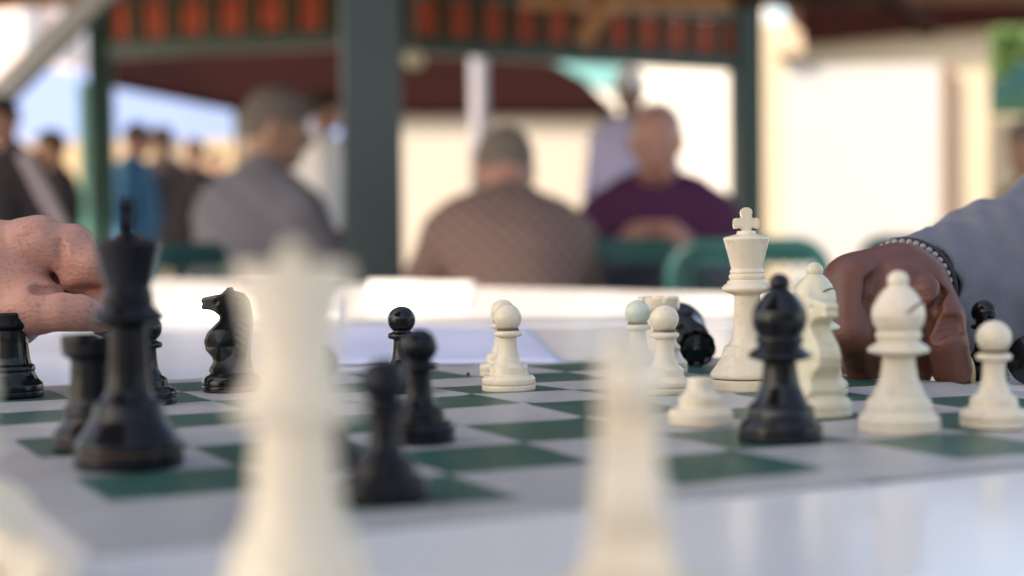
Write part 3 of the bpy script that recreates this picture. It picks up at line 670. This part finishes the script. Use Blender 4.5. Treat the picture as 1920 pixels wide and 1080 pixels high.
    if cap_m is not None:
        cm_ = sdf_mesh('cap', [('ell', loc(0, -.008, .055), (.088, .104, .082), hr), ('ell', loc(0, .11, .045), (.068, .06, .012), hr)], .007, .012); link('cap', cm_, cap_m, root)
    return root
BLACKSHOE = mat('shoe_leather', (.03, .025, .02), .5)
SKA = mat('weathered_skin', (.34, .19, .13), .5, .12, 20, sss=.1); SKB = mat('ruddy_skin', (.36, .18, .14), .5, .12, 20, sss=.1); SKC = mat('brown_skin', (.20, .11, .08), .5, .12, 20, sss=.1)
GREYH = mat('grey_hair', (.14, .115, .095), .9, .35, 120, .003, 260); WHITEH = mat('white_hair', (.55, .52, .48), .9, .2, 120, .003, 260); DARKH = mat('dark_hair', (.03, .025, .02), .8, .3, 120, .003, 260)
GREY_SH = fig_mat('grey_shirt_cloth', (.16, .155, .18)); WHITE_SH = fig_mat('white_shirt_cloth', (.85, .85, .88)); PURPLE = fig_mat('purple_shirt_cloth', (.075, .022, .065)); BLACK_SH = fig_mat('black_jacket_cloth', (.03, .027, .035))
BLUE_SH = fig_mat('blue_shirt_cloth', (.06, .20, .38)); TAUPE = fig_mat('taupe_cloth', (.16, .13, .14)); LILAC = fig_mat('lilac_cloth', (.5, .5, .8)); NAVY = fig_mat('navy_trouser_cloth', (.035, .04, .07)); KHAKI = fig_mat('khaki_trouser_cloth', (.25, .2, .15))
# brown tweed with a diagonal check
PL = fig_mat('brown_checked_tweed', (.12, .075, .065)); t = PL.node_tree; N = t.nodes; L = t.links; b = N['Principled BSDF']
src = b.inputs['Base Color'].links[0].from_socket; tc = N.new('ShaderNodeTexCoord'); prev = src
for rot in ((0, R(45), 0), (0, R(-45), 0)):
    mp = N.new('ShaderNodeMapping'); mp.inputs['Rotation'].default_value = rot; L.new(tc.outputs['Object'], mp.inputs[0])
    wv = N.new('ShaderNodeTexWave'); wv.bands_direction = 'X'; wv.inputs['Scale'].default_value = 9.5; wv.inputs['Distortion'].default_value = 2.2; wv.inputs['Detail Scale'].default_value = .35; L.new(mp.outputs[0], wv.inputs['Vector'])
    mr = N.new('ShaderNodeMapRange'); mr.inputs[1].default_value = .62; mr.inputs[2].default_value = .9; mr.inputs[4].default_value = .45; L.new(wv.outputs[1], mr.inputs[0])
    m_ = N.new('ShaderNodeMix'); m_.data_type = 'RGBA'; L.new(mr.outputs[0], m_.inputs[0]); L.new(prev, m_.inputs[6]); m_.inputs[7].default_value = (.30, .22, .20, 1); prev = m_.outputs[2]
L.new(prev, b.inputs['Base Color'])
def px2(px, Y): return (px - 960) / F * Y
# seated men under the pavilion
person('seated man with grey hair and grey shirt facing right, left of the thick post', px2(448, 4.9), 4.9, R(-38), SKA, GREY_SH, NAVY, GREYH, lean=.18, headdrop=.2, scale=1.0, armf=.3, headyaw=R(-48))
person('man in brown checked jacket seen from behind, hunched over', px2(945, 4.2), 4.2, R(13), SKB, PL, NAVY, GREYH, lean=.52, headdrop=.45, scale=.97, bald=True).rotation_euler.y = R(5)
person('man in dark purple shirt facing the camera with head bowed', px2(1240, 5.3), 5.3, R(172), SKB, PURPLE, NAVY, WHITEH, lean=.28, headdrop=.42, scale=.99, armf=.22, bald=True)
person('man in lilac shirt and white cap behind the man in purple', px2(1190, 9.5), 9.5, R(160), SKC, LILAC, KHAKI, WHITEH, seated=False, lean=.05, headdrop=.15, scale=1.02, cap_m=WHITE_SH)
person('standing man in white shirt partly behind the thick green post', px2(596, 10.2), 10.2, R(-75), SKB, WHITE_SH, KHAKI, DARKH, seated=False, lean=.05, headdrop=.1)
person('person in black jacket standing at the left edge of the picture', px2(20, 7.6), 7.6, R(150), SKB, BLACK_SH, BLACK_SH, DARKH, seated=False, lean=.02, headdrop=.1, scale=.86)
person('person in dark jacket standing left of the far green post', px2(112, 9.4), 9.4, R(120), SKA, BLACK_SH, NAVY, DARKH, seated=False, lean=.02, headdrop=.1, scale=.84)
person('person in bright blue shirt just right of the far green post', px2(252, 11.6), 11.6, R(262), SKB, BLUE_SH, BLUE_SH, DARKH, seated=False, lean=.02, headdrop=.1, scale=.95)
person('person in taupe clothes beside the one in bright blue', px2(312, 12.0), 12.0, R(170), SKA, TAUPE, TAUPE, DARKH, seated=False, lean=.02, headdrop=.1, scale=.95)
person('person in pale pink top standing just left of the slim teal post', px2(88, 14.5), 14.5, R(170), SKB, fig_mat('pale_pink_cloth', (.42, .30, .32)), NAVY, DARKH, seated=False, lean=.02, headdrop=.1, scale=.96)
person('person in tan jacket between the bright blue figure and the grey-haired man', px2(405, 15.5), 15.5, R(200), SKA, fig_mat('dusty_tan_cloth', (.30, .22, .17)), KHAKI, DARKH, seated=False, lean=.02, headdrop=.1, scale=.95)
person('farthest standing person, small, near the grey-haired man', px2(368, 13.0), 13.0, R(200), SKB, BLACK_SH, NAVY, DARKH, seated=False, lean=.02, headdrop=.1, scale=.93)
person('person in tan clothes just entering at the right edge', px2(1950, 7.0), 7.0, R(120), SKA, fig_mat('tan_cloth', (.4, .28, .2)), KHAKI, GREYH, lean=.05, headdrop=.1, scale=1.0)

# ------------------------------------------------------------------ green metal chairs
GREENP = mat('green_painted_steel', (.004, .062, .062), .32, .15, 12, .0004, 80)
def chair(label, px, Y, rz, wd=.44, top=.805, first=[None]):
    root = empty('green_chair', (px2(px, Y), Y, 0), rz); tag(root, label, 'chair', 'green metal mesh chairs')
    if first[0] is None:
        w2 = wd / 2
        def fr(w_, z0, z1, y0, y1, n=8, rc=.07):
            pts = [(-w_, y0, z0)]
            for k in range(n + 1): a = math.pi - k * math.pi / 2 / n; pts.append((-w_ + rc + rc * math.cos(a), y1, z1 - rc + rc * math.sin(a)))
            for k in range(n + 1): a = math.pi / 2 - k * math.pi / 2 / n; pts.append((w_ - rc + rc * math.cos(a), y1, z1 - rc + rc * math.sin(a)))
            pts.append((w_, y0, z0)); return pts
        parts = []
        parts.append(MB().tube(fr(w2, .42, top, 0, .06), .020, 12).build('back_frame', GREENP, root, True))
        parts.append(MB().box((0, .0595, top - .022), (wd - .06, .010, .05), bev=.004).build('top_rail', GREENP, root))
        m = MB()
        zt, zb = top - .045, .45
        stp = .032
        for s_ in (-1, 1):
            k = -40
            while k < 60:
                x0 = -w2 + k * stp; a = (x0, zb); b_ = (x0 + s_ * (zt - zb), zt)
                # clip to |x|<w2-.015
                lim = w2 - .012; dx = b_[0] - a[0]; t0, t1 = 0, 1
                for L_ in (-lim, lim):
                    tt = (L_ - a[0]) / dx
                    if (L_ < 0) == (dx > 0): t0 = max(t0, tt)
                    else: t1 = min(t1, tt)
                if t1 > t0:
                    A = (a[0] + dx * t0, .03 + .03 * t0, a[1] + (b_[1] - a[1]) * t0); B = (a[0] + dx * t1, .03 + .03 * t1, a[1] + (b_[1] - a[1]) * t1)
                    m.bar(A, B, .0028, .0028)
                k += 1
        parts.append(m.build('mesh_back', GREENP, root))
        s = MB(); s.box((0, -.22, .44), (wd, .44, .012), bev=.004)
        parts.append(s.build('seat', GREENP, root))
        for (x, y) in ((-w2, .0), (w2, .0), (-w2, -.42), (w2, -.42)): parts.append(MB().tube([(x, y, .43), (x * 1.05, y * 1.05, .005)], .014, 10).build('leg', GREENP, root, True))
        for s_ in (-1, 1): parts.append(MB().tube([(s_ * w2, .03, .66), (s_ * w2 * 1.06, -.15, .67), (s_ * w2 * 1.06, -.36, .655), (s_ * w2, -.42, .43)], .013, 10).build('armrest', GREENP, root, True))
        first[0] = parts
    else:
        for p in first[0]:
            c = p.copy(); col.objects.link(c); c.parent = root
    return root
chair('green mesh chair with mesh back behind the white king', 1402, 4.05, R(174), wd=.36)
chair('green mesh chair between the man in brown and the man in purple', 1155, 4.5, R(180))
chair('green metal chair at the right, mostly behind the dark hand', 1700, 5.0, R(196))
chair('green metal chair at the left with a bright highlight, near the black king', 322, 4.35, R(250))

# ------------------------------------------------------------------ pavilion
DG = mat('dark_green_paint', (.012, .045, .038), .4, .2, 3, .001, 30); DG2 = mat('grey_green_paint', (.030, .050, .054), .5, .2, 3, .001, 20)
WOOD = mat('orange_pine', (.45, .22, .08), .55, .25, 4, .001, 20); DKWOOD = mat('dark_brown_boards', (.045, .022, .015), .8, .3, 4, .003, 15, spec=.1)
ORNG = mat('orange_painted_panel', (.40, .05, .012), .5, .2, 6); OLIVE = mat('olive_brown_stile', (.05, .045, .02), .6, .2, 6)
pav = empty('pavilion', (px2(697, 4.7), 4.7, 0)); tag(pav, 'green pavilion with thick post, orange valance panels and dark boarded roof', 'pavilion')
def pp(o): return parented(o, pav)
# posts
pp(MB().box((px2(700, 4.75), 4.75, 1.3), (.165, .12, 2.6), Matrix.Rotation(R(9), 3, 'Z'), .006).build('post', DG2))
pp(MB().box((px2(700, 4.75), 4.75, .06), (.22, .18, .12), Matrix.Rotation(R(9), 3, 'Z'), .006).build('post_foot', DG2))
zb = lambda py, Y: at(960, py, Y).z
pL, pR = at(188, 80, 11), at(1398, 105, 12)
pM = at(700, 90, 10.4)
for (p, wd_) in ((pL, .165), (pR, .20)): pp(MB().box((p.x, p.y, 1.35), (wd_, wd_, 2.7), Matrix.Rotation(R(12), 3, 'Z'), .006).build('post', DG))
def valance(a, b_, z0, z1, n, nm):
    a, b_ = Vector((a.x, a.y, 0)), Vector((b_.x, b_.y, 0)); d = b_ - a; Ln = d.length; rt = Matrix.Rotation(math.atan2(d.y, d.x), 3, 'Z'); mid = (a + b_) / 2
    pp(MB().box((mid.x, mid.y, z0 - .05), (Ln, .09, .10), rt, .004).build('lower_beam', DG)); pp(MB().box((mid.x, mid.y, z1 + .05), (Ln, .09, .10), rt, .004).build('upper_beam', DG))
    for k in range(n + 1):
        q = a + d * (k / n); pp(MB().box((q.x, q.y, (z0 + z1) / 2), (Ln / n * .30, .05, z1 - z0 - .004), rt).build('stile', OLIVE))
    pp(MB().box((mid.x, mid.y + .03, (z0 + z1) / 2), (Ln, .012, z1 - z0 - .01), rt).build('valance_board', OLIVE))
    for k in range(n):
        q = a + d * ((k + .5) / n); pp(MB().box((q.x, q.y, (z0 + z1) / 2), (Ln / n * random.uniform(.48, .58), .028, (z1 - z0) * random.uniform(.78, .9)), rt @ Matrix.Rotation(random.uniform(-.05, .05), 3, 'Y'), .011).build('panel', ORNG))
zv = at(420, 72, 10.8).z; valance(pL, pM, zv, zv + .27, 7, 'left')
zv2 = at(1060, 90, 11.2).z; valance(pM, pR, zv2, zv2 + .27, 12, 'right')
# wooden beam and braces
pp(MB().bar(at(980, 2, 9.6), at(1372, 8, 9.9), .07, .07).build('wood_beam', WOOD)); pp(MB().bar(at(1092, 76, 9.6), at(1150, -14, 9.7), .09, .07).build('brace', WOOD))
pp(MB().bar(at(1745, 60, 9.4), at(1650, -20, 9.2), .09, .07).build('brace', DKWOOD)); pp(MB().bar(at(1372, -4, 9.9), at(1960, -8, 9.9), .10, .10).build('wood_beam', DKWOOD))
# roof: hipped slab of boards over the players
e = 2.62; rx0, rx1, ry0, ry1 = -4.1, 1.9, 2.95, 12.3; cx, cy = -1.1, 7.9
rv = [(rx0, ry0, e), (rx1, ry0, e), (rx1, ry1, e), (rx0, ry1, e), (cx, cy - 2, 4.0), (cx, cy + 2, 4.0)]
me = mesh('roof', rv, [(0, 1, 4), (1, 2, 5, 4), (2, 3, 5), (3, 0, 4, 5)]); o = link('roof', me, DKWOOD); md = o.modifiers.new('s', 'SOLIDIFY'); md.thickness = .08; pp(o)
for k in range(13):
    y = ry0 + .2 + k * (ry1 - ry0 - .4) / 12; tt = min(1, max(0, 1 - abs(y - cy) / 4.7) * 1.8)
    pp(MB().bar((rx0 + .1, y, e - .09), (cx, y, e - .09 + 1.3 * min(1, tt)), .05, .10).build('rafter', WOOD)); pp(MB().bar((rx1 - .1, y, e - .09), (cx, y, e - .09 + 1.3 * min(1, tt)), .05, .10).build('rafter', WOOD))
# unseen canopy, added and sized to keep the sun off the near table (its posts stand outside the picture)
shade_canopy = empty('canopy', (-1.3, -.6, 0)); tag(shade_canopy, 'flat canopy on steel posts over the playing table', 'canopy')
c0 = Vector((0, 0, 2.55)); off = sun_dir * (1.80 / sun_dir.z)
cx0, cx1, cy0, cy1 = -.95 + off.x, 1.35 + off.x, -.75 + off.y, 1.72 + off.y
parented(MB().box(((cx0 + cx1) / 2, (cy0 + cy1) / 2, 2.57), (cx1 - cx0, cy1 - cy0, .04), None, .01).build('canopy_top', mat('green_canvas', (.04, .09, .07), .9)), shade_canopy)
for (x, y) in ((cx0 + .05, cy0 + .05), (cx1 - .05, cy0 + .05), (cx0 + .05, cy1 - .05), (cx1 - .05, cy1 - .4)):
    if not (abs(x) < .3 and y > -.3): parented(MB().tube([(x, y, 0), (x, y, 2.55)], .025, 12).build('post', STEEL), shade_canopy)

# ------------------------------------------------------------------ buildings behind
def wallbox(name, label, px0, px1, ytop, Y, m, cat='wall', depth=.3, zbot=0.0, rz=0):
    a, b_ = at(px0, ytop, Y), at(px1, ytop, Y)
    o = MB().box(((a.x + b_.x) / 2, Y + depth / 2, ((a.z + b_.z) / 2 + zbot) / 2), (b_.x - a.x, depth, (a.z + b_.z) / 2 - zbot), Matrix.Rotation(rz, 3, 'Z'), .01).build(name, m)
    tag(o, label, cat); return o
CREAM = mat('cream_render', (.54, .46, .34), .85, .05, 1.5, .004, 12, dirt=(.5, .42, .32), dscale=2, damt=.2)
PALEC = mat('pale_cream_render', (.45, .41, .355), .85, .05, 1.5, .004, 12, dirt=(.6, .52, .42), dscale=2, damt=.15)
PALE = mat('pale_painted_panel', (.48, .475, .47), .6, .03, 2, dirt=(.6, .55, .5), dscale=3, damt=.2)
REDB = mat('dark_red_boards', (.016, .004, .003), .8, .3, 5, spec=.05)  # base darkened to carry the shade on the kiosk roof
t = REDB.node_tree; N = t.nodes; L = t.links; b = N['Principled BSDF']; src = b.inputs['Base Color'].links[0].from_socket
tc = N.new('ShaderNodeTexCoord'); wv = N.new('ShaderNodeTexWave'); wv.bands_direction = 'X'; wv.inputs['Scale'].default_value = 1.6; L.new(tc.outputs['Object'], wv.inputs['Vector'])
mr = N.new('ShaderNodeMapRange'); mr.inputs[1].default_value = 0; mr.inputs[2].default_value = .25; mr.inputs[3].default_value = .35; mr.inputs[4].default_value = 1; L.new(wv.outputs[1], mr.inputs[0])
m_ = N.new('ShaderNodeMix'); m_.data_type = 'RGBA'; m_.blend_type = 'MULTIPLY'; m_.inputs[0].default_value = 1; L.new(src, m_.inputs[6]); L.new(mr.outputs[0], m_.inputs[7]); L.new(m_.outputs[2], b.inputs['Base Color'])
# cream building on the right with a pale panel door
bld = empty('cream_building', (px2(1640, 15), 15, 0)); tag(bld, 'cream building with a wide pale sliding panel at the right', 'building')
a, b_ = at(1430, 60, 15), at(1856, 40, 15)
parented(MB().box(((a.x + b_.x) / 2, 15.5, b_.z / 2), (b_.x - a.x, 1.0, b_.z), None, .02).build('wall', CREAM), bld)
a, b_ = at(1472, 122, 14.9), at(1768, 122, 14.9)
parented(MB().box(((a.x + b_.x) / 2, 14.96, a.z / 2), (b_.x - a.x, .06, a.z), None, .01).build('sliding_panel', PALE), bld)
c_ = at(1778, 122, 14.9); parented(MB().box((c_.x, 14.95, c_.z / 2), (.07, .10, c_.z), None, .004).build('door_jamb', mat('brown_timber', (.22, .13, .08), .7)), bld)
c_ = at(1485, 58, 14.8); parented(MB().box((c_.x, 14.9, c_.z - .1), (.25, .18, .22), None, .03).build('lamp_box', mat('cream_lamp_box', (.55, .42, .30), .6)), bld)
e0, e1 = at(1495, 78, 14.93), at(1990, 34, 14.93)
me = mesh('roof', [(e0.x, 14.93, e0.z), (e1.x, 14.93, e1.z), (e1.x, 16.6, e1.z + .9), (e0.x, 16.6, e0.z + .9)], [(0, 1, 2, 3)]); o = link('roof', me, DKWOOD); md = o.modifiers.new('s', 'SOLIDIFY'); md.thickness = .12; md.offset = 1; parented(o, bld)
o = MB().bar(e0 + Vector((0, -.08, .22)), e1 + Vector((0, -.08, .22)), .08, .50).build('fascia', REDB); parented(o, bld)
wallbox('garden_wall', 'low cream garden wall at the far right', 1848, 2100, 216, 17.5, CREAM)
# kiosk behind: dark red roof, cream wall
ki = empty('kiosk', (px2(900, 18), 18, 0)); tag(ki, 'cream kiosk with a dark red boarded roof behind the men', 'kiosk')
a, b_ = at(560, 206, 18.4), at(1146, 206, 18.4)
wx0 = at(752, 206, 18.4).x
parented(MB().box(((wx0 - .2 + b_.x) / 2, 17.75, (a.z - .02) / 2), (b_.x - wx0 + .2, .4, a.z - .02), None, .01).build('wall', PALEC), ki)
rf = [at(196, 148, 17.2), at(440, 197, 17.4), at(700, 203, 17.4), at(1152, 204, 17.4), at(1040, 92, 18.6), at(700, 20, 19.2), at(250, 20, 19.2), at(160, 40, 18.6)]
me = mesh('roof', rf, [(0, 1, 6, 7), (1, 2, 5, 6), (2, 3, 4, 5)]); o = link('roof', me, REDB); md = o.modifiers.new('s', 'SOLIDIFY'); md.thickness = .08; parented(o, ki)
for px in (446, 1140): q = at(px, 205, 17.5); parented(MB().box((q.x, 17.5, q.z / 2), (.08, .08, q.z), None).build('post', OLIVE), ki)
# bright far wall behind the purple man
wallbox('white_wall', 'tall sunlit white wall behind the men', 1120, 1440, -60, 24, mat('white_render', (.82, .79, .73), .8, .03, 2), depth=.4)
q = [at(1040, 112, 15.5), at(1150, 172, 15.5), at(1175, 128, 16.5), at(1100, 104, 16.5)]
me = mesh('awning', q, [(0, 1, 2, 3)]); o = link('awning', me, mat('teal_canvas', (.16, .42, .40), .8)); md = o.modifiers.new('s', 'SOLIDIFY'); md.thickness = .03; tag(o, 'small pale teal awning at the right end of the red roof', 'awning')
o = MB().tube([Vector((at(897, 110, 13).x, 13, 0)), Vector((at(897, 110, 13).x, 13, 2.4))], .07, 16).build('steel_pole', mat('pale_grey_paint', (.20, .20, .24), .5, .1, 5), None, True); tag(o, 'pale grey pole above the man in the checked jacket', 'pole')
q = at(776, 110, 9); bm = bmesh.new(); bmesh.ops.create_uvsphere(bm, u_segments=24, v_segments=16, radius=.055); me = bpy.data.meshes.new('lamp_globe'); bm.to_mesh(me); bm.free(); me.polygons.foreach_set('use_smooth', [True] * len(me.polygons))
lp = empty('globe_lamp', q); tag(lp, 'small cream globe lamp hanging right of the thick post', 'lamp'); link('globe', me, mat('cream_glass', (.6, .58, .42), .3), lp); MB().tube([(0, 0, .05), (0, 0, 1.3)], .006, 8).build('stem', STEEL, lp)
# left: blue tarpaulin stall, tan wall, grey beam
BLUE = mat('sky_blue_tarpaulin', (.22, .33, .62), .6, .05, 2, .01, 3)
st = empty('market_stall', (px2(330, 21), 21, 0)); tag(st, 'market stall with a long sky blue tarpaulin behind the standing people', 'stall')
a, b_ = at(20, 132, 21), at(640, 140, 21); z0 = at(300, 262, 21).z
parented(MB().box(((a.x + b_.x) / 2, 21, (a.z + z0) / 2), (b_.x - a.x, .04, a.z - z0), None).build('tarpaulin', BLUE), st)
for px in (30, 330, 632): q = at(px, 140, 21.1); parented(MB().tube([(q.x, 21.1, 0), (q.x, 21.1, q.z)], .04, 10).build('pole', STEEL), st)
TAN = mat('tan_brick', (.50, .38, .24), .85, .15, 3, .004, 10)
wallbox('tan_wall', 'tan brick wall under the blue tarpaulin', -60, 660, 255, 23, TAN)
wallbox('white_building', 'pale pink and white building at the far top left', -200, 200, -300, 34, mat('pale_pink_render', (.74, .62, .62), .8, .1, .6), 'building', depth=4)
wb = empty('grey_shutters', (px2(60, 33.5), 33.5, 0)); tag(wb, 'tall grey window shutters on the pale building, top left', 'shutters')
for px in (50, 118, 160): q = at(px, -80, 33.7); q2 = at(px, 120, 33.7); parented(MB().box((q.x, 33.8, (q.z + q2.z) / 2), (.26, .1, q.z - q2.z), None, .02).build('shutter', mat('blue_grey_shutter', (.22, .27, .34), .7)), wb)
o = MB().bar(at(-40, 216, 8), at(216, -40, 8), .10, .10).build('steel_beam', mat('light_grey_steel', (.42, .43, .45), .45, .1, 4)); tag(o, 'light grey steel beam slanting up at the top left', 'beam')
o = MB().bar(at(-34, 240, 8.02), at(208, -8, 8.02), .03, .05).build('steel_rail', DG); tag(o, 'thin dark rail under the slanting grey beam', 'rail')
# lit left side of the dark post, imitated by a pale teal strip
q = at(158, 300, 10.6); o = MB().box((q.x, 10.6, 1.12), (.05, .05, 2.24), None, .004).build('slim_post', mat('pale_teal_paint', (.12, .38, .32), .4, .1, 4)); o.scale.z = .82; o.location = (0, 0, 0); tag(o, 'slim pale teal post against the dark green post at left', 'post')
o = MB().bar(at(42, 285, 7.2), at(138, 470, 7.2), .05, .05, .01).build('folded_parasol', mat('lavender_cloth', (.42, .36, .42), .9)); tag(o, 'pale lavender folded parasol leaning in front of the people at left', 'parasol')  # strap over the dark jacket, built as a separate leaning bar
# unseen dark hedge added behind the camera to darken reflections and cut sky fill
hv, hf = [], []
for k in range(16000):
    p = Vector((rng.uniform(-7, 9), -5.2 + rng.normal(0, .35), rng.uniform(.1, 2.5))); u = Vector(rng.normal(0, 1, 3)).normalized(); v = u.orthogonal().normalized(); q_ = rng.uniform(.05, .10); i0 = len(hv)
    hv += [p - u * q_, p + v * q_ * .6, p + u * q_, p - v * q_ * .6]; hf.append((i0, i0 + 1, i0 + 2, i0 + 3))
o = link('hedge', mesh('hedge', hv, hf), mat('hedge_leaves', (.04, .075, .03), .6, .4, 3)); tag(o, 'tall dark hedge across the plaza facing the chess table', 'hedge')
# green parasol and tree on the far right
par = empty('green_parasol', (px2(1930, 16.5), 16.5, 0)); tag(par, 'green parasol in front of leaves at the far right', 'parasol')
zt = at(1920, 112, 16.5).z; zb_ = at(1900, 200, 16.5).z
me = lathe_mesh('canopy', [(430, zb_ * 1000 - 0), (425, zb_ * 1000 + 150), (40, zt * 1000)], 8, .001, False); link('canopy', me, mat('green_parasol_cloth', (.07, .24, .19), .8), par)
MB().tube([(0, 0, 0), (0, 0, zt)], .025, 10).build('pole', STEEL, par)
def tree(label, X, Y, hgt, cr, n, zc):
    root = empty('tree', (X, Y, 0)); tag(root, label, 'tree')
    MB().tube([(0, 0, 0), (.05, 0, hgt * .35), (-.04, .05, hgt * .6), (.02, 0, hgt * .8)], [.16, .13, .10, .05], 12).build('trunk', mat('bark', (.10, .07, .05), .9, .3, 10, .01, 30), root)
    vs, fs = [], []; 
    cl = [(rng.normal(0, .42, 3) * cr, .32 * cr + rng.random() * .2 * cr) for _ in range(26)]
    for k in range(n):
        c, r = cl[rng.integers(len(cl))]; p = c + rng.normal(0, 1, 3) * r * .55; p[2] += zc
        u = Vector(rng.normal(0, 1, 3)).normalized(); v = u.orthogonal().normalized(); s_ = .05 + rng.random() * .06; p = Vector(p); i0 = len(vs)
        vs += [p - u * s_, p + v * s_ * .45, p + u * s_, p - v * s_ * .45]; fs.append((i0, i0 + 1, i0 + 2, i0 + 3))
    link('crown', mesh('crown', vs, fs), mat('leaves', (.15, .26, .09), .5, .5, 3), root)
tree('leafy green tree beyond the wall at the far right', px2(1900, 20.5), 20.5, 3.4, 1.3, 9000, 3.1)
